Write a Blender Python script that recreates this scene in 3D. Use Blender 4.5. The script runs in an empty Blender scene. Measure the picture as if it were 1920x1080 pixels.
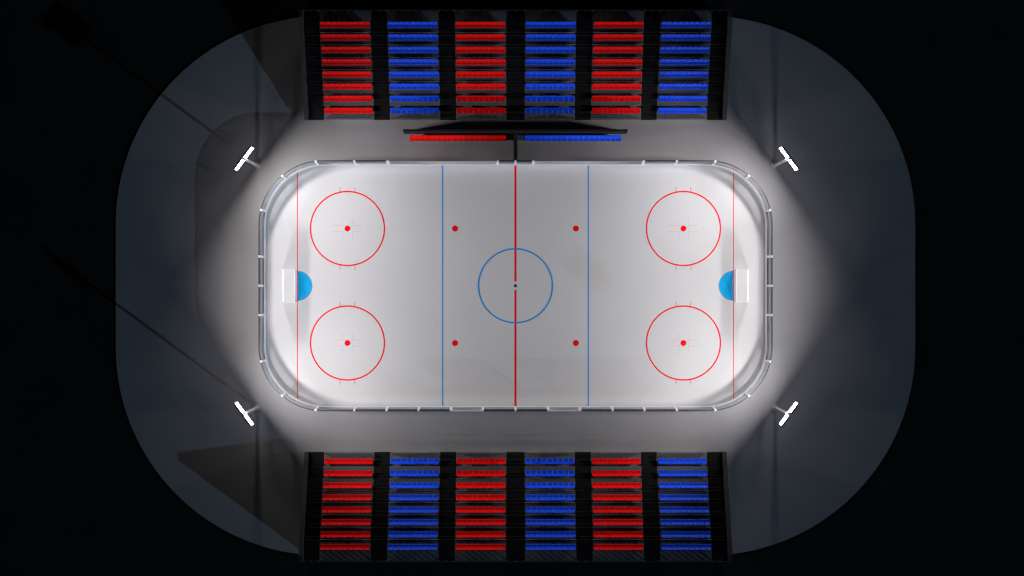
import bpy, bmesh, math, random
from mathutils import Vector, Matrix
random.seed(4)
PI = math.pi
sc = bpy.context.scene
COL = sc.collection
S = 15.45                     # photograph pixels per metre on the ground
CAM_H = 172.6
RX, RY = 6.5/S, 4.2/S         # centre of the rink on the ground

# ------------------------------------------------------------------ materials
def mat(name, col, rough=0.6, metal=0.0, var=0.0, scale=3.0, bump=0.0, spec=0.5, detail=6.0, bscale=None):
    m = bpy.data.materials.new(name); m.use_nodes = True
    nt = m.node_tree; b = nt.nodes['Principled BSDF']
    b.inputs['Base Color'].default_value = (*col, 1)
    b.inputs['Roughness'].default_value = rough
    b.inputs['Metallic'].default_value = metal
    b.inputs['Specular IOR Level'].default_value = spec
    tc = nt.nodes.new('ShaderNodeTexCoord')
    if var > 0:
        n = nt.nodes.new('ShaderNodeTexNoise'); n.inputs['Scale'].default_value = scale
        n.inputs['Detail'].default_value = detail
        nt.links.new(tc.outputs['Object'], n.inputs['Vector'])
        r = nt.nodes.new('ShaderNodeMapRange')
        r.inputs['From Min'].default_value = 0.3; r.inputs['From Max'].default_value = 0.7
        r.inputs['To Min'].default_value = 1-var; r.inputs['To Max'].default_value = 1+var
        nt.links.new(n.outputs['Fac'], r.inputs['Value'])
        mx = nt.nodes.new('ShaderNodeVectorMath'); mx.operation = 'SCALE'
        mx.inputs[0].default_value = col
        nt.links.new(r.outputs['Result'], mx.inputs['Scale'])
        nt.links.new(mx.outputs['Vector'], b.inputs['Base Color'])
    if bump > 0:
        n2 = nt.nodes.new('ShaderNodeTexNoise'); n2.inputs['Scale'].default_value = bscale or scale*8
        nt.links.new(tc.outputs['Object'], n2.inputs['Vector'])
        bp = nt.nodes.new('ShaderNodeBump'); bp.inputs['Strength'].default_value = bump
        nt.links.new(n2.outputs['Fac'], bp.inputs['Height'])
        nt.links.new(bp.outputs['Normal'], b.inputs['Normal'])
    return m

M = {}
M['ground'] = mat('dark_ground', (0.021, 0.022, 0.024), 0.95, var=0.15, scale=0.15, spec=0.1)
M['pad'] = mat('grey_pad', (0.36, 0.345, 0.355), 0.9, var=0.03, scale=0.25, spec=0.15)
M['ice'] = mat('ice', (0.685, 0.675, 0.69), 0.55, var=0.015, scale=0.12, spec=0.25)
M['board'] = mat('white_board', (0.82, 0.82, 0.84), 0.45, var=0.02)
M['board_top'] = mat('grey_board_cap', (0.84, 0.85, 0.88), 0.5, var=0.03)
M['post'] = mat('white_post', (0.88, 0.88, 0.88), 0.35)
M['red_line'] = mat('red_ice_paint', (0.93, 0.003, 0.004), 0.6, spec=0.1)
M['pink_line'] = mat('thin_red_ice_paint', (0.76, 0.36, 0.38), 0.5, spec=0.25)
M['blue_line'] = mat('blue_ice_paint', (0.008, 0.31, 0.80), 0.6, spec=0.25)
M['crease'] = mat('sky_blue_ice_paint', (0.004, 0.38, 0.78), 0.5, spec=0.25, var=0.03, scale=2)
M['navy'] = mat('navy_ice_paint', (0.005, 0.05, 0.20), 0.5, spec=0.25)
M['deck'] = mat('grey_deck', (0.19, 0.19, 0.20), 0.85, var=0.06, scale=0.8, spec=0.2)
M['stairs'] = mat('black_steps', (0.012, 0.012, 0.013), 0.8, var=0.15, scale=2, spec=0.2)
M['side'] = mat('charcoal_wall', (0.040, 0.040, 0.042), 0.7, var=0.06, scale=1, spec=0.3)
M['rail'] = mat('dark_rail', (0.07, 0.07, 0.075), 0.45, metal=0.4)
M['beam'] = mat('dark_beam', (0.03, 0.03, 0.032), 0.6)
M['red'] = mat('red_plastic', (0.92, 0.001, 0.001), 0.55, var=0.05, scale=1.5, spec=0.15)
M['blue'] = mat('blue_plastic', (0.003, 0.080, 0.93), 0.45, var=0.05, scale=1.5, spec=0.3)
M['dug'] = mat('black_dugout_wall', (0.013, 0.013, 0.015), 0.6, var=0.08, spec=0.2)
M['pole'] = mat('grey_steel', (0.50, 0.50, 0.51), 0.5, metal=0.2, var=0.04)
M['housing'] = mat('dark_housing', (0.05, 0.055, 0.07), 0.5, metal=0.3)
M['net'] = mat('white_cord', (0.92, 0.92, 0.92), 0.8)
M['frame'] = mat('white_tube', (0.85, 0.85, 0.86), 0.35)

def glass_mat():
    m = bpy.data.materials.new('shield_glass'); m.use_nodes = True
    nt = m.node_tree; nt.nodes.clear()
    o = nt.nodes.new('ShaderNodeOutputMaterial')
    t = nt.nodes.new('ShaderNodeBsdfTransparent'); t.inputs['Color'].default_value = (0.76, 0.77, 0.79, 1)
    g = nt.nodes.new('ShaderNodeBsdfGlossy'); g.inputs['Roughness'].default_value = 0.08
    g.inputs['Color'].default_value = (0.9, 0.92, 0.95, 1)
    ge = nt.nodes.new('ShaderNodeNewGeometry'); dp = nt.nodes.new('ShaderNodeVectorMath'); dp.operation = 'DOT_PRODUCT'
    nt.links.new(ge.outputs['Normal'], dp.inputs[0]); nt.links.new(ge.outputs['Incoming'], dp.inputs[1])
    def mt(op, a, b2):
        n = nt.nodes.new('ShaderNodeMath'); n.operation = op
        for k, v in enumerate((a, b2)):
            if isinstance(v, (int, float)): n.inputs[k].default_value = v
            else: nt.links.new(v, n.inputs[k])
        return n.outputs[0]
    f = mt('ADD', mt('MULTIPLY', mt('POWER', mt('SUBTRACT', 1.0, mt('ABSOLUTE', dp.outputs['Value'], 0)), 5.0), 0.95), 0.05)
    mx = nt.nodes.new('ShaderNodeMixShader')
    df = nt.nodes.new('ShaderNodeBsdfDiffuse'); df.inputs['Color'].default_value = (0.75, 0.76, 0.8, 1)
    m0 = nt.nodes.new('ShaderNodeMixShader'); m0.inputs[0].default_value = 0.11      # pale diffuse share, painted in to brighten the panes
    nt.links.new(t.outputs[0], m0.inputs[1]); nt.links.new(df.outputs[0], m0.inputs[2])
    nt.links.new(f, mx.inputs[0]); nt.links.new(m0.outputs[0], mx.inputs[1])
    nt.links.new(g.outputs[0], mx.inputs[2]); nt.links.new(mx.outputs[0], o.inputs['Surface'])
    return m
M['glass'] = glass_mat()

LAMP = 600.0
def emit_mat():
    m = bpy.data.materials.new('lamp_glow'); m.use_nodes = True
    nt = m.node_tree; nt.nodes.clear()
    o = nt.nodes.new('ShaderNodeOutputMaterial'); e = nt.nodes.new('ShaderNodeEmission')
    e.inputs['Color'].default_value = (1.0, 0.97, 0.972, 1); e.inputs['Strength'].default_value = LAMP
    # beam profile invented to even out the light: weaker the steeper it leaves
    g = nt.nodes.new('ShaderNodeNewGeometry'); sp = nt.nodes.new('ShaderNodeSeparateXYZ')
    nt.links.new(g.outputs['Incoming'], sp.inputs[0])
    def mth(op, a, b2):
        n = nt.nodes.new('ShaderNodeMath'); n.operation = op
        for k, v in enumerate((a, b2)):
            if isinstance(v, (int, float)): n.inputs[k].default_value = v
            else: nt.links.new(v, n.inputs[k])
        return n.outputs[0]
    f = mth('MAXIMUM', mth('POWER', mth('SUBTRACT', 1.0, mth('MULTIPLY', sp.outputs['Z'], sp.outputs['Z'])), 1.4), 0.40)
    # invented side dimming: flat rays far off the axis weakened against spill
    dt = nt.nodes.new('ShaderNodeVectorMath'); dt.operation = 'DOT_PRODUCT'
    nt.links.new(g.outputs['Normal'], dt.inputs[0]); nt.links.new(g.outputs['Incoming'], dt.inputs[1])
    lv = mth('ADD', mth('ABSOLUTE', dt.outputs['Value'], 0.0), mth('MULTIPLY', mth('ABSOLUTE', sp.outputs['Z'], 0.0), 1.3))
    f = mth('MULTIPLY', f, mth('POWER', mth('MINIMUM', lv, 1.0), 1.7))
    # added cut of upward glow, tames bloom (Z of the leaving ray above 0)
    up = mth('MULTIPLY', mth('GREATER_THAN', sp.outputs['Z'], 0.15), 0.88)
    f = mth('MULTIPLY', f, mth('SUBTRACT', 1.0, up))
    nt.links.new(mth('MULTIPLY', f, LAMP), e.inputs['Strength'])
    nt.links.new(e.outputs[0], o.inputs['Surface']); return m
M['lamp'] = emit_mat()

# ------------------------------------------------------------------ helpers
def obj(name, bm, m, parent=None, smooth=False):
    me = bpy.data.meshes.new(name); bm.normal_update(); bm.to_mesh(me); bm.free()
    for mm in (m if isinstance(m, (list, tuple)) else [m]): me.materials.append(mm)
    if smooth:
        for p in me.polygons: p.use_smooth = True
    o = bpy.data.objects.new(name, me); COL.objects.link(o)
    if parent: o.parent = parent
    return o
def tag(o, label=None, cat=None, group=None, kind=None):
    if label: o['label'] = label
    if cat: o['category'] = cat
    if group: o['group'] = group
    if kind: o['kind'] = kind
    return o
def thing(name, label, cat, loc=(0,0,0), rz=0, group=None):
    o = bpy.data.objects.new(name, None); COL.objects.link(o)
    o.location = loc; o.rotation_euler = (0, 0, rz)
    return tag(o, label, cat, group)
def copy_tree(o, parent=None):
    c = o.copy(); COL.objects.link(c); c.parent = parent
    for ch in list(o.children): copy_tree(ch, c)
    return c
def B(): return bmesh.new()
def box(bm, x0, x1, y0, y1, z0, z1, mi=0):
    v = [bm.verts.new((x, y, z)) for z in (z0, z1) for y in (y0, y1) for x in (x0, x1)]
    for f in ((0,2,3,1),(4,5,7,6),(0,1,5,4),(2,6,7,3),(0,4,6,2),(1,3,7,5)):
        bm.faces.new([v[i] for i in f]).material_index = mi
def bev(bm, w, seg=2):
    bmesh.ops.bevel(bm, geom=list(bm.edges), offset=w, segments=seg, affect='EDGES', profile=0.6)
    return bm
def tube(bm, pts, r, n=8, r1=None):
    pts = [Vector(p) for p in pts]; rings = []
    for i, p in enumerate(pts):
        d = (pts[min(i+1, len(pts)-1)] - pts[max(i-1, 0)]).normalized()
        u = d.cross(Vector((0,0,1)) if abs(d.z) < 0.9 else Vector((1,0,0))).normalized(); w = d.cross(u)
        rr = r if r1 is None else r + (r1-r)*i/(len(pts)-1)
        rings.append([bm.verts.new(p + (u*math.cos(2*PI*k/n) + w*math.sin(2*PI*k/n))*rr) for k in range(n)])
    for a, b in zip(rings, rings[1:]):
        for k in range(n): bm.faces.new((a[k], a[(k+1)%n], b[(k+1)%n], b[k]))
    bm.faces.new(rings[0][::-1]); bm.faces.new(rings[-1])
def rrect(hx, hy, r, n=24):
    """outline of a rounded rectangle about the rink centre, counter-clockwise"""
    out = []
    for cx, cy, a0 in ((hx-r, hy-r, 0), (-(hx-r), hy-r, 90), (-(hx-r), -(hy-r), 180), (hx-r, -(hy-r), 270)):
        for k in range(n+1):
            a = math.radians(a0 + 90*k/n)
            out.append((RX + cx + r*math.cos(a), RY + cy + r*math.sin(a)))
    return out
def slab(bm, pts, z0, z1):
    t = [bm.verts.new((x, y, z1)) for x, y in pts]; b = [bm.verts.new((x, y, z0)) for x, y in pts]
    bm.faces.new(t)
    n = len(pts)
    for i in range(n): bm.faces.new((b[i], b[(i+1)%n], t[(i+1)%n], t[i]))
def sheet_ring(bm, cx, cy, r0, r1, z, a0=0, a1=360, n=96):
    full = a1-a0 >= 360
    ks = range(n if full else n+1)
    A = [(bm.verts.new((cx+r0*math.cos(math.radians(a0+(a1-a0)*k/n)), cy+r0*math.sin(math.radians(a0+(a1-a0)*k/n)), z)),
          bm.verts.new((cx+r1*math.cos(math.radians(a0+(a1-a0)*k/n)), cy+r1*math.sin(math.radians(a0+(a1-a0)*k/n)), z))) for k in ks]
    m = len(A)
    for i in range(m if full else m-1):
        a, b = A[i], A[(i+1)%m]; bm.faces.new((a[0], a[1], b[1], b[0]))
def disc(bm, cx, cy, r, z, n=40, a0=0, a1=360):
    full = a1-a0 >= 360
    bm.faces.new([bm.verts.new((cx+r*math.cos(math.radians(a0+(a1-a0)*k/n)), cy+r*math.sin(math.radians(a0+(a1-a0)*k/n)), z)) for k in range(n if full else n+1)])
def rect(bm, x0, x1, y0, y1, z):
    bm.faces.new([bm.verts.new(p) for p in ((x0,y0,z),(x1,y0,z),(x1,y1,z),(x0,y1,z))])

# ------------------------------------------------------------------ ground, pad, ice
b = B(); rect(b, -1500, 1500, -1500, 1500, 0)
tag(obj('ground', b, M['ground']), kind='structure')
PADZ = 0.10
b = B(); slab(b, rrect(48.51, 32.73, 25.24, 48), 0.0, PADZ)
tag(obj('concrete_apron', b, M['pad']), kind='structure')
Z0 = PADZ
HX, HY, RR = 30.30, 14.61, 7.35
ICEZ = Z0 + 0.03
b = B(); slab(b, rrect(HX+0.05, HY+0.05, RR+0.05, 32), Z0-0.02, ICEZ)
ice = tag(obj('ice', b, M['ice']), 'white rink ice painted with red and blue hockey markings', kind='structure')
L1, L2, L3 = ICEZ+0.004, ICEZ+0.008, ICEZ+0.012
def px(x): return (x-960)/S
def py(y): return (540-y)/S
CX, CY = RX, RY
# goal lines stop at the curve of the boards
gx = 408.8/S
gy = (HY-RR) + math.sqrt(RR**2 - (gx-(HX-RR))**2)
for s in (-1, 1):
    b = B(); rect(b, CX+s*gx-0.045, CX+s*gx+0.045, CY-gy, CY+gy, L2)
    obj('goal_line', b, M['red_line'], ice)
    b = B(); rect(b, CX+s*136.5/S-0.075, CX+s*136.5/S+0.075, CY-HY, CY+HY, L1)
    obj('blue_line', b, M['blue_line'], ice)
b = B()
rect(b, CX-0.125, CX+0.125, CY+0.52, CY+HY, L1); rect(b, CX-0.125, CX+0.125, CY-HY, CY-0.52, L1)
obj('centre_line', b, M['red_line'], ice)
b = B(); sheet_ring(b, CX, CY, 4.39, 4.57, L2, n=128); obj('centre_circle', b, M['blue_line'], ice)
b = B(); disc(b, CX, CY, 0.2, L1); obj('centre_spot', b, M['navy'], ice)
for sx in (-1, 1):
    for sy in (-1, 1):
        fx, fy = CX+sx*314.9/S, CY+sy*107.35/S
        b = B(); sheet_ring(b, fx, fy, 4.40, 4.57, L1, n=128)
        for hx in (-0.896, 0.896):
            for t in (-1, 1):
                y0 = math.sqrt(4.55**2-0.896**2)
                rect(b, fx+hx-0.035, fx+hx+0.035, min(fy+t*y0, fy+t*5.06), max(fy+t*y0, fy+t*5.06), L1)
        c = obj('faceoff_circle', b, M['red_line'], ice)
        b = B(); w = 0.02
        for ux in (-1, 1):
            for uy in (-1, 1):
                xa, xb = sorted((fx+ux*0.59, fx+ux*1.79)); rect(b, xa, xb, fy+uy*0.335-w, fy+uy*0.335+w, L1)
                ya, yb = sorted((fy+uy*(0.335+w), fy+uy*1.2)); rect(b, fx+ux*0.59-w, fx+ux*0.59+w, ya, yb, L1)
        obj('faceoff_marks', b, M['pink_line'], ice)
        b = B(); disc(b, fx, fy, 0.355, L1); obj('faceoff_spot', b, M['red_line'], ice)
        b = B(); disc(b, CX+sx*113.3/S, fy, 0.365, L1); obj('neutral_spot', b, M['red_line'], ice)
for s in (-1, 1):
    a0, a1 = (-90, 90) if s < 0 else (90, 270)
    b = B(); disc(b, CX+s*gx, CY, 1.80, L1, 48, a0, a1); cr = obj('goal_crease', b, M['crease'], ice)
    b = B(); sheet_ring(b, CX+s*gx, CY, 1.802, 1.85, L1, a0, a1, 48)
    obj('crease_outline', b, M['pink_line'], cr)
    b = B()
    for t in (-1, 1):
        q = [(1.16, 1.30), (1.28, 1.30), (1.28, 1.16)]
        x0 = CX+s*gx - s*1.22; rect(b, x0-0.07, x0+0.07, CY+t*1.22-0.015, CY+t*1.22+0.015, L2)
        rect(b, x0-0.015, x0+0.015, CY+t*1.22-0.07, CY+t*1.22-0.0151, L2)
    obj('crease_notch', b, M['pink_line'], cr)

# ------------------------------------------------------------------ boards
TH, BH, GH = 0.40, 1.10, 2.93
def pathpt(s_side, t):
    """point on the middle line of the boards and its outward normal.
    sides: top/bottom by x, left/right by y, corners by angle (degrees from +x)"""
    r = RR + TH/2
    if s_side == 'top': return Vector((CX+t, CY+HY+TH/2)), Vector((0, 1))
    if s_side == 'bottom': return Vector((CX+t, CY-HY-TH/2)), Vector((0, -1))
    if s_side == 'left': return Vector((CX-HX-TH/2, CY+t)), Vector((-1, 0))
    if s_side == 'right': return Vector((CX+HX+TH/2, CY+t)), Vector((1, 0))
    a = math.radians(t); n = Vector((math.cos(a), math.sin(a)))
    c = Vector((CX+math.copysign(HX-RR, n.x), CY+math.copysign(HY-RR, n.y)))
    return c + n*r, n
# dense centre path with a running length parameter
r_mid = RR+TH/2; LX, LY = 2*(HX-RR), 2*(HY-RR); ARC = PI/2*r_mid
PER = 2*LX+2*LY+4*ARC
def P(s):
    """s runs counter-clockwise from the top of the right straight"""
    s %= PER
    segs = [('c', 0), ('t', 0), ('c', 90), ('l', 0), ('c', 180), ('b', 0), ('c', 270), ('r', 0)]
    for k, a0 in segs:
        ln = ARC if k == 'c' else (LX if k in 'tb' else LY)
        if s <= ln:
            if k == 'c':
                a = math.radians(a0 + 90*s/ln); n = Vector((math.cos(a), math.sin(a)))
                c = {0: (1, 1), 90: (-1, 1), 180: (-1, -1), 270: (1, -1)}[a0]
                return Vector((CX+c[0]*(HX-RR), CY+c[1]*(HY-RR))) + n*r_mid, n
            if k == 't': return Vector((CX+LX/2-s, CY+HY+TH/2)), Vector((0, 1))
            if k == 'b': return Vector((CX-LX/2+s, CY-HY-TH/2)), Vector((0, -1))
            if k == 'l': return Vector((CX-HX-TH/2, CY+LY/2-s)), Vector((-1, 0))
            if k == 'r': return Vector((CX+HX+TH/2, CY-LY/2+s)), Vector((1, 0))
        s -= ln
    return P(0)
def s_of(kind, v):
    if kind == 'top': return ARC + (LX/2 - v)
    if kind == 'left': return 2*ARC + LX + (LY/2 - v)
    if kind == 'bottom': return 3*ARC + LX + LY + (v + LX/2)
    if kind == 'right': return 4*ARC + 2*LX + LY + (v + LY/2)
    q = int(v//90); base = [0, ARC+LX, 2*ARC+LX+LY, 3*ARC+2*LX+LY][q]
    return base + ARC*(v-90*q)/90
def strip(bm, s0, s1, o0, o1, z0, z1, mi_side=0, mi_top=0, step=0.45, cap=True, radial_in=0):
    """solid following the board path between two lengths, offsets o0..o1 from the mid line"""
    n = max(1, int(math.ceil((s1-s0)/step)))
    R = []
    for i in range(n+1):
        p, nn = P(s0+(s1-s0)*i/n)
        a, c = p+nn*o0, p+nn*o1
        R.append([bm.verts.new((a.x, a.y, z0)), bm.verts.new((c.x, c.y, z0)), bm.verts.new((c.x, c.y, z1)), bm.verts.new((a.x, a.y, z1))])
    for q, w in zip(R, R[1:]):
        for k in range(4):
            f = bm.faces.new((q[k], w[k], w[(k+1)%4], q[(k+1)%4])); f.material_index = mi_top if k == 2 else mi_side
    if cap:
        bm.faces.new(R[0]); bm.faces.new(R[-1][::-1])
boards = thing('rink_boards', 'white dasher boards with clear shields and white posts round the ice', 'rink boards', (0,0,0))
gate_s = [(s_of('bottom', a/S), s_of('bottom', c/S)) for a, c in ((-120.5, -62), (62, 120.5))]
cuts = [gate_s[0][0], gate_s[0][1], gate_s[1][0], gate_s[1][1]]
def board_seg(a, c):
    b = B(); strip(b, a, c, -TH/2, TH/2, Z0-0.01, Z0+BH, 0, 1)
    o = obj('board_wall', b, [M['board'], M['board_top']], boards)
board_seg(cuts[3], cuts[0]+PER); board_seg(cuts[1], cuts[2])
for a, c in gate_s:
    b = B(); strip(b, a+0.03, c-0.03, -TH/2-0.01, TH/2+0.14, Z0+0.06, Z0+BH+0.02, 0, 1)
    g = tag(obj('gate', b, [M['board'], M['board_top']], boards), 'low gate in the boards without a shield')
    p, n = P((a+c)/2); tv = Vector((-n.y, n.x))
    b = B(); q = p+n*(TH/2+0.16); box(b, q.x-0.25, q.x+0.25, q.y-0.03, q.y+0.03, Z0+0.8, Z0+0.88); obj('latch', b, M['rail'], g)
# posts
PS = []
for k, v in [('top', x/S) for x in (236.8, 297.5, 32.5, 0, -32.5, -236.8, -297.5)]: PS.append(s_of(k, v))
for k, v in [('bottom', x/S) for x in (297.5, 238, 179, 119.5, 60.3, 0, -60.3, -119.5, -179, -238, -297.5)]: PS.append(s_of(k, v))
for k in ('left', 'right'):
    for v in (-54.0, 0, 54.0): PS.append(s_of(k, v/S))
for q in range(4):
    for a in (6.8, 40, 76.5) if q % 2 else (13.5, 50, 83.2):
        PS.append(s_of('corner', 90*q+a))
# symmetric angles: top-right corner runs 0 (end) .. 90 (side)
PS = sorted(s % PER for s in PS)
for s in PS:
    p, n = P(s); t = Vector((-n.y, n.x)); b = B()
    w, o0, o1 = 0.13, -0.17, 0.17
    c = [p+n*o0-t*w, p+n*o1-t*w, p+n*o1+t*w, p+n*o0+t*w]
    lo = [b.verts.new((v.x, v.y, Z0+BH)) for v in c]
    c2 = [p+n*(0.02)-t*w, p+n*o1-t*w, p+n*o1+t*w, p+n*(0.02)+t*w]
    hi = [b.verts.new((v.x, v.y, Z0+GH+0.03)) for v in c2]
    b.faces.new(hi); b.faces.new(lo[::-1])
    for i in range(4): b.faces.new((lo[i], lo[(i+1)%4], hi[(i+1)%4], hi[i]))
    bmesh.ops.recalc_face_normals(b, faces=b.faces)
    obj('post', b, M['post'], boards)
def no_glass(sm):
    p, n = P(sm); x, y = (p.x-CX)*S, p.y-CY
    if y > HY and 34 < abs(x) < 236: return True
    if y < -HY and 61 < abs(x) < 119: return True
    return False
for i, s in enumerate(PS):
    e = PS[(i+1) % len(PS)]
    if e < s: e += PER
    if no_glass((s+e)/2): continue
    b = B(); strip(b, s+0.14, e-0.14, -0.12, 0.15, Z0+BH+0.005, Z0+GH, step=0.35)
    gl = obj('shield_pane', b, M['glass'], boards)
    b = B(); strip(b, s+0.14, e-0.14, 0.02, 0.17, Z0+GH+0.004, Z0+GH+0.04, step=0.35)
    obj('dark_pane_edge', b, M['rail'], gl)  # dark cap added to imitate shade in the glass edge and cast a band

# ------------------------------------------------------------------ goals
def make_goal():
    g = thing('hockey_goal', 'x', 'goal')
    W, H, D, T = 1.97, 1.85, 1.74, 1.28      # mouth faces +X, the net runs to -X
    b = B()
    tube(b, [(0,-W,0), (0,-W,H), (0,W,H), (0,W,0)], 0.05, 10)
    obj('goal_frame', b, M['frame'], g)
    b = B(); tube(b, [(0,-W,0.04), (-D,-W,0.04), (-D,W,0.04), (0,W,0.04)], 0.035, 8)
    tube(b, [(0,-W,H), (-T,-W,H), (-T,W,H), (0,W,H)], 0.03, 8)
    for s in (-1, 1): tube(b, [(-T,s*W,H), (-D,s*W,0.05)], 0.03, 8)
    obj('rear_frame', b, M['frame'], g)
    b = B(); t = 0.015; pit = 0.10
    n = int(2*W/pit)
    for i in range(n+1):
        y = -W + 2*W*i/n
        box(b, -T, -0.03, y-t, y+t, H-0.02, H+0.005)
        v = [b.verts.new(p) for p in ((-T,y-t,H),(-T,y+t,H),(-D,y+t,0.06),(-D,y-t,0.06))]; b.faces.new(v)
    for i in range(13):
        x = -0.06 - (T-0.06)*i/12; box(b, x-t, x+t, -W, W, H-0.015, H+0.01)
    for i in range(19):
        u = i/18; x = -T-(D-T)*u; z = H*(1-u)+0.06*u; box(b, x-0.01, x+0.01, -W, W, z-t, z+t)
    for s in (-1, 1):
        for i in range(19):
            z = 0.08+(H-0.1)*i/18; xe = -T-(D-T)*(1-z/H); box(b, xe, -0.02, s*W-0.006, s*W+0.006, z-t, z+t)
        for i in range(14):
            x = -0.05-(D-0.08)*i/13; zt = H if x > -T else H*(1-(-x-T)/(D-T)); box(b, x-t, x+t, s*W-0.006, s*W+0.006, 0.05, max(zt, 0.1))
    obj('net', b, M['net'], g)
    return g
g1 = make_goal(); g1.location = (CX-gx-0.03, CY, L3)
g1['label'] = 'white hockey goal behind the blue crease at the left end of the ice'; g1['group'] = 'hockey goals'
g2 = copy_tree(g1); g2.location = (CX+gx+0.03, CY, L3); g2.rotation_euler = (0, 0, PI)
g2['label'] = 'white hockey goal behind the blue crease at the right end of the ice'

# ------------------------------------------------------------------ seats
def seat_bm(w=0.636):
    """one-piece shell: pad, curved transition and backrest; faces -Y, stands on z=0"""
    prof = [(-0.40,0.37),(-0.385,0.41),(-0.31,0.435),(-0.20,0.445),(-0.09,0.465),(0.0,0.515),(0.08,0.60),(0.14,0.70),(0.20,0.82),(0.235,0.88)]
    wid = [0.86,0.97,1,1,1,1,1,1,0.97,0.86]
    th = 0.035; nx = 6; b = B()
    def ring(off):
        R = []
        for i, (y, z) in enumerate(prof):
            a = Vector(prof[max(i-1,0)]); c = Vector(prof[min(i+1,len(prof)-1)]); d = (c-a).normalized(); nrm = Vector((-d.y, d.x))
            row = []
            for k in range(nx+1):
                u = -1+2*k/nx; dish = 0.03*(u*u)
                q = Vector((y, z)) + nrm*(dish - off)
                row.append(b.verts.new((u*w/2*wid[i], q.x, q.y)))
            R.append(row)
        return R
    T, U = ring(0), ring(th)
    for i in range(len(prof)-1):
        for k in range(nx):
            b.faces.new((T[i][k], T[i][k+1], T[i+1][k+1], T[i+1][k])); b.faces.new((U[i][k], U[i+1][k], U[i+1][k+1], U[i][k+1]))
        b.faces.new((T[i][0], T[i+1][0], U[i+1][0], U[i][0])); b.faces.new((T[i][nx], U[i][nx], U[i+1][nx], T[i+1][nx]))
    for k in range(nx):
        b.faces.new((T[0][k], U[0][k], U[0][k+1], T[0][k+1])); b.faces.new((T[-1][k], T[-1][k+1], U[-1][k+1], U[-1][k]))
    bmesh.ops.recalc_face_normals(b, faces=b.faces)
    return b
def seat_obj(m, parent, x):
    o = obj('seat', seat_bm(), m, parent, smooth=True); o.location = (x, 0, 0); return o

# stand profile (local: y outwards from the front edge, z up)
NT, E1, TR, DEPTH = 8, 1.67, 1.372, 12.36
Z1, RISE = 0.45, 0.58
def tier_edges(): return [0.0] + [E1 + TR*i for i in range(NT-1)] + [DEPTH]
def stepped(bm, x0, x1, edges, zs, zb=0.0):
    pts = []
    for i, z in enumerate(zs): pts += [(edges[i], z), (edges[i+1], z)]
    pts = [(edges[0], zb)] + pts + [(edges[-1], zb)]
    L = [bm.verts.new((x0, y, z)) for y, z in pts]; R = [bm.verts.new((x1, y, z)) for y, z in pts]
    n = len(pts)
    for i in range(n): bm.faces.new((L[i], L[(i+1)%n], R[(i+1)%n], R[i]))
    # sides as vertical strips so that they stay convex
    for i, z in enumerate(zs):
        for X in (x0, x1):
            bm.faces.new([bm.verts.new(p) for p in ((X, edges[i], zb), (X, edges[i+1], zb), (X, edges[i+1], z), (X, edges[i], z))])
    bmesh.ops.recalc_face_normals(bm, faces=bm.faces)
BW = 94/S   # block width
PITCH = 10.05/S
def railing(bm, x0, x1, y, z, h, n, r=0.03):
    for i in range(n+1):
        x = x0 + (x1-x0)*i/n; box(bm, x-r, x+r, y-r, y+r, z, z+h)
    box(bm, x0-r, x1+r, y-r-0.01, y+r+0.01, z+h, z+h+0.05)
    box(bm, x0+r, x1-r, y-0.012, y+0.012, z+h*0.5-0.02, z+h*0.5+0.02)
def make_block(colour):
    t = thing('seating_block', 'x', 'seating block')
    b = B(); stepped(b, -BW/2, BW/2, tier_edges(), [Z1+RISE*i for i in range(NT)]); obj('tiered_deck', b, M['deck'], t)
    b = B()
    for i in range(1, NT):
        y = tier_edges()[i]; z = Z1+RISE*i
        box(b, -BW/2+0.02, BW/2-0.02, y-0.025, y-0.002, z-0.06, z+0.012)
    obj('lit_tier_edge', b, M['pole'], t)  # pale strips put the lit edge of each tier into colour
    b = B(); railing(b, -BW/2+0.35, BW/2-0.3, 0.14, Z1, 0.62, 6, 0.035); obj('front_railing', b, M['rail'], t)
    b = B(); railing(b, -BW/2+0.05, BW/2-0.05, DEPTH-0.08, Z1+RISE*7, 1.1, 7, 0.05); obj('back_railing', b, M['rail'], t)
    for i in range(NT):
        y = 0.70+0.40+TR*i; z = Z1+RISE*i
        b = B(); box(b, -BW/2+0.12, BW/2-0.12, -0.02, 0.06, 0.30, 0.38)
        for k in range(4):
            x = -2.4+1.6*k; box(b, x-0.03, x+0.03, -0.015, 0.055, 0, 0.30)
        row = obj('seat_row', b, M['beam'], t); row.location = (0, y, z)
        if i == 0:
            for k in range(9): seat_obj(M[colour], row, (k-4)*0.651)
            first = [c.data for c in row.children]
            d = first[0]
            for c in row.children: c.data = d
        else:
            for k in range(9):
                o = bpy.data.objects.new('seat', d); COL.objects.link(o); o.parent = row; o.location = ((k-4)*0.651, 0, 0)
    return t
protoR, protoB = make_block('red'), make_block('blue')
YF_T, YF_B = CY + 310.6/S, CY - 311.4/S     # fronts of both stands
cxs = [-311, -187.7, -64, 64, 187.7, 311]
txtT = ['leftmost red seat block of the far stand, at its outer left wall', 'leftmost blue seat block of the far stand, behind the left blue line',
        'red seat block of the far stand behind the red team bench', 'blue seat block of the far stand behind the blue team bench',
        'rightmost red seat block of the far stand, between two blue blocks', 'rightmost blue seat block of the far stand, at its outer right wall']
txtB = ['leftmost red seat block of the near stand, at its outer left wall', 'leftmost blue seat block of the near stand, between two red blocks',
        'red seat block of the near stand just left of its middle stairs', 'blue seat block of the near stand just right of its middle stairs',
        'rightmost red seat block of the near stand, between two blue blocks', 'rightmost blue seat block of the near stand, at its outer right wall']
used = set()
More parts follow.
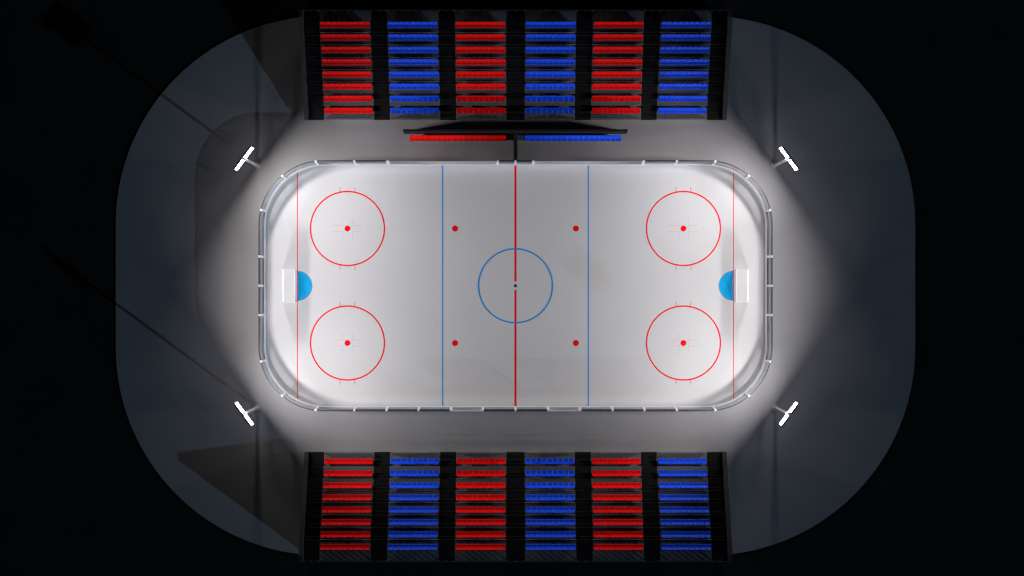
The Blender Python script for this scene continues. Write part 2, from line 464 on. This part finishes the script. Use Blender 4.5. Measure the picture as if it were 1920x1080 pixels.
for far in (True, False):
    for i, c in enumerate(cxs):
        src = protoR if i % 2 == 0 else protoB
        if src.name not in used: used.add(src.name); o = src
        else: o = copy_tree(src)
        o.location = (CX + c/S, YF_T if far else YF_B, Z0); o.rotation_euler = (0, 0, 0 if far else PI)
        o['label'] = (txtT if far else txtB)[i].replace('far stand', 'upper stand').replace('near stand', 'lower stand')
        o['group'] = 'seating blocks of the %s grandstand' % ('upper' if far else 'lower')
# stairs between the blocks
def make_stairs(w, side=0):
    t = thing('aisle_stairs', 'x', 'stairs')
    e = [0.0]; z = []
    te = tier_edges()
    for i in range(NT):
        if i == 0: e += [E1-0.35, E1]; z += [Z1-0.02, Z1+RISE/2-0.02]
        elif i < NT-1: e += [te[i]+TR-0.35, te[i+1]]; z += [Z1+RISE*i-0.02, Z1+RISE*(i+0.5)-0.02]
        else: e += [DEPTH]; z += [Z1+RISE*i-0.02]
    b = B(); stepped(b, -w/2+0.004, w/2-0.004, e, z); obj('steps', b, M['stairs'], t)
    b = B(); railing(b, -w/2+0.1, w/2-0.1, DEPTH-0.08, Z1+RISE*7, 1.1, 2, 0.035); obj('back_railing', b, M['rail'], t)
    b = B()
    for yy in e[1:-1]: box(b, -w/2+0.03, w/2-0.03, yy+0.012, yy+0.05, 0, 0.001)
    b.free()
    if side:
        x0, x1 = (w/2+0.003, w/2+0.48) if side > 0 else (-w/2-0.48, -w/2-0.003)
        b = B(); pts = [(-0.03, 0), (-0.03, 0.87), (0.35, 0.98), (DEPTH-0.9, 5.60), (DEPTH+0.03, 5.60), (DEPTH+0.03, 0)]
        L = [b.verts.new((x0, y, zz)) for y, zz in pts]; R = [b.verts.new((x1, y, zz)) for y, zz in pts]
        n = len(pts)
        for i in range(n): b.faces.new((L[i], L[(i+1)%n], R[(i+1)%n], R[i]))
        b.faces.new(L[::-1]); b.faces.new(R)
        bmesh.ops.recalc_face_normals(b, faces=b.faces)
        obj('side_wall', b, M['side'], t)
    return t
A_IN, A_MID, A_OUT = 29.7/S, 34/S, 28.5/S
sin_, smid = make_stairs(A_IN), make_stairs(A_MID)
soutL, soutR = make_stairs(A_OUT, -1), make_stairs(A_OUT, 1)
spots = [(-372.3, 'L'), (-249.3, 'i'), (-126, 'i'), (0, 'm'), (126, 'i'), (249.3, 'i'), (372.3, 'R')]
desc = ['black stairs along the left outer wall of the %s stand', 'black stairs between the leftmost red and leftmost blue blocks of the %s stand',
        'black stairs left of the third seat block of the %s stand', 'wider black stairs in the middle of the %s stand',
        'black stairs right of the fourth seat block of the %s stand', 'black stairs left of the rightmost blue block of the %s stand',
        'black stairs along the right outer wall of the %s stand']
protos = {'i': sin_, 'm': smid, 'L': soutL, 'R': soutR}
used = set()
for far in (True, False):
    for (c, k), d in zip(spots, desc):
        kk = k if far else {'L': 'R', 'R': 'L'}.get(k, k)
        src = protos[kk]
        if src.name not in used: used.add(src.name); o = src
        else: o = copy_tree(src)
        o.location = (CX + c/S, YF_T if far else YF_B, Z0); o.rotation_euler = (0, 0, 0 if far else PI)
        o['label'] = d % ('upper' if far else 'lower'); o['group'] = 'stairs of the %s grandstand' % ('upper' if far else 'lower')

# ------------------------------------------------------------------ team benches
def bench(colour, x0, label):
    t = thing('team_bench', label, 'team bench', (CX+x0/S, CY+276.9/S, Z0), 0, 'team benches')
    b = B(); box(b, -5.8, 5.8, -0.02, 0.06, 0.28, 0.38)
    for k in range(8):
        x = -5.4+10.8*k/7; box(b, x-0.04, x+0.04, -0.015, 0.055, 0.02, 0.28); box(b, x-0.06, x+0.06, -0.22, 0.24, 0.0, 0.02)
    obj('bench_beam', b, M['beam'], t)
    first = seat_obj(M[colour], t, -8.5*PITCH)
    for k in range(1, 18):
        o = first.copy(); COL.objects.link(o); o.parent = t; o.location = ((k-8.5)*PITCH, 0, 0)
bench('red', -107.5, 'long row of eighteen red team seats left of the black divider')
bench('blue', 107.5, 'long row of eighteen blue team seats right of the black divider')
t = thing('dugout_wall', 'black T-shaped wall behind and between the red and blue team benches', 'dugout wall', (CX, CY+287.0/S, Z0))
b = B(); box(b, -13.45, 13.42, -0.15, 0.15, 0, 2.45); bev(b, 0.03, 2); obj('back_wall', b, M['dug'], t)
b = B(); box(b, -0.235, 0.235, -3.45, -0.153, 0, 1.95); bev(b, 0.03, 2); obj('divider', b, M['dug'], t)

# ------------------------------------------------------------------ floodlights
def make_flood():
    """local +X is the way the lamps face"""
    t = thing('floodlight_mast', 'x', 'floodlight')
    b = B(); tube(b, [(0,0,0.1), (0,0,4), (0,0,8.75)], 0.22, 16, 0.15); obj('pole', b, M['pole'], t, smooth=False)
    b = B(); tube(b, [(0,0,0), (0,0,0.12)], 0.42, 20); obj('base_plate', b, M['pole'], t)
    b = B(); box(b, -0.30, -0.20, -1.7, 1.7, 7.75, 7.87); box(b, -0.30, -0.20, -1.7, 1.7, 8.55, 8.67)
    box(b, -0.29, 0.0, -0.08, 0.08, 7.76, 7.86); box(b, -0.29, 0.12, -0.09, 0.09, 8.76, 8.9)
    obj('crossbar', b, M['pole'], t)
    for s in (-1, 1):
        b = B(); box(b, -0.19, -0.01, min(s*0.19, s*1.62), max(s*0.19, s*1.62), 7.50, 9.05); bev(b, 0.04, 2)
        h = obj('lamp_panel', b, M['housing'], t)
        b = B()
        for i in range(3):
            for k in range(3):
                y = s*(0.19+0.245+0.47*i); z = 7.78+0.495*k; w = 0.215; hh = 0.225; ch = 0.07; X = 0.012
                pts = [(y-w+ch,z-hh),(y+w-ch,z-hh),(y+w,z-hh+ch),(y+w,z+hh-ch),(y+w-ch,z+hh),(y-w+ch,z+hh),(y-w,z+hh-ch),(y-w,z-hh+ch)]
                b.faces.new([b.verts.new((X, a, c)) for a, c in pts])
        obj('lens', b, M['lamp'], h)
    return t
fl = make_flood()
ang = math.radians(-36.3)
defs = [(-484.5, 226.5, ang, 'lit floodlight mast by the top left corner of the rink'),
        (487.0, 226.5, PI-ang, 'lit floodlight mast by the top right corner of the rink'),
        (-484.5, -228.5, -ang, 'lit floodlight mast by the bottom left corner of the rink'),
        (487.0, -228.5, PI+ang, 'lit floodlight mast by the bottom right corner of the rink')]
for i, (x, y, a, lab) in enumerate(defs):
    o = fl if i == 0 else copy_tree(fl)
    o.location = (CX+x/S, CY+y/S, Z0); o.rotation_euler = (0, 0, a); o['label'] = lab; o['group'] = 'floodlight masts round the rink'

# ------------------------------------------------------------------ light
SUN_EL = math.radians(16.2); SUN_AZ = math.atan2(-0.593, 0.805)
L = bpy.data.lights.new('moon_light', 'SUN'); L.energy = 0.60; L.angle = math.radians(0.5); L.color = (0.42, 0.68, 1.0)
lo = bpy.data.objects.new('moon_light', L); COL.objects.link(lo)
d = Vector((math.cos(SUN_EL)*math.cos(SUN_AZ), math.cos(SUN_EL)*math.sin(SUN_AZ), math.sin(SUN_EL)))
lo.rotation_euler = d.to_track_quat('Z', 'Y').to_euler(); lo.location = d*100
w = bpy.data.worlds.new('World'); sc.world = w; w.use_nodes = True
nt = w.node_tree; bg = nt.nodes['Background']
sky = nt.nodes.new('ShaderNodeTexSky'); sky.sky_type = 'NISHITA'; sky.sun_disc = False
sky.sun_elevation = SUN_EL; sky.sun_rotation = PI/2 - SUN_AZ
nt.links.new(sky.outputs[0], bg.inputs['Color']); bg.inputs['Strength'].default_value = 0.0014

cam = bpy.data.cameras.new('camera'); co = bpy.data.objects.new('camera', cam); COL.objects.link(co)
co.location = (0, 0, CAM_H+Z0); co.rotation_euler = (0, 0, 0); cam.lens = 50; cam.sensor_width = 36; cam.clip_end = 2000
sc.camera = co
sc.view_settings.view_transform = 'Standard'; sc.view_settings.look = 'None'
sc.view_settings.exposure = 0; sc.view_settings.gamma = 1; sc.view_settings.use_curve_mapping = False
sc.cycles.use_denoising = True; sc.cycles.filter_width = 1.3
sc.cycles.max_bounces = 6; sc.cycles.transparent_max_bounces = 16
sc.cycles.sample_clamp_indirect = 4.0
sc.cycles.caustics_reflective = False; sc.cycles.caustics_refractive = False
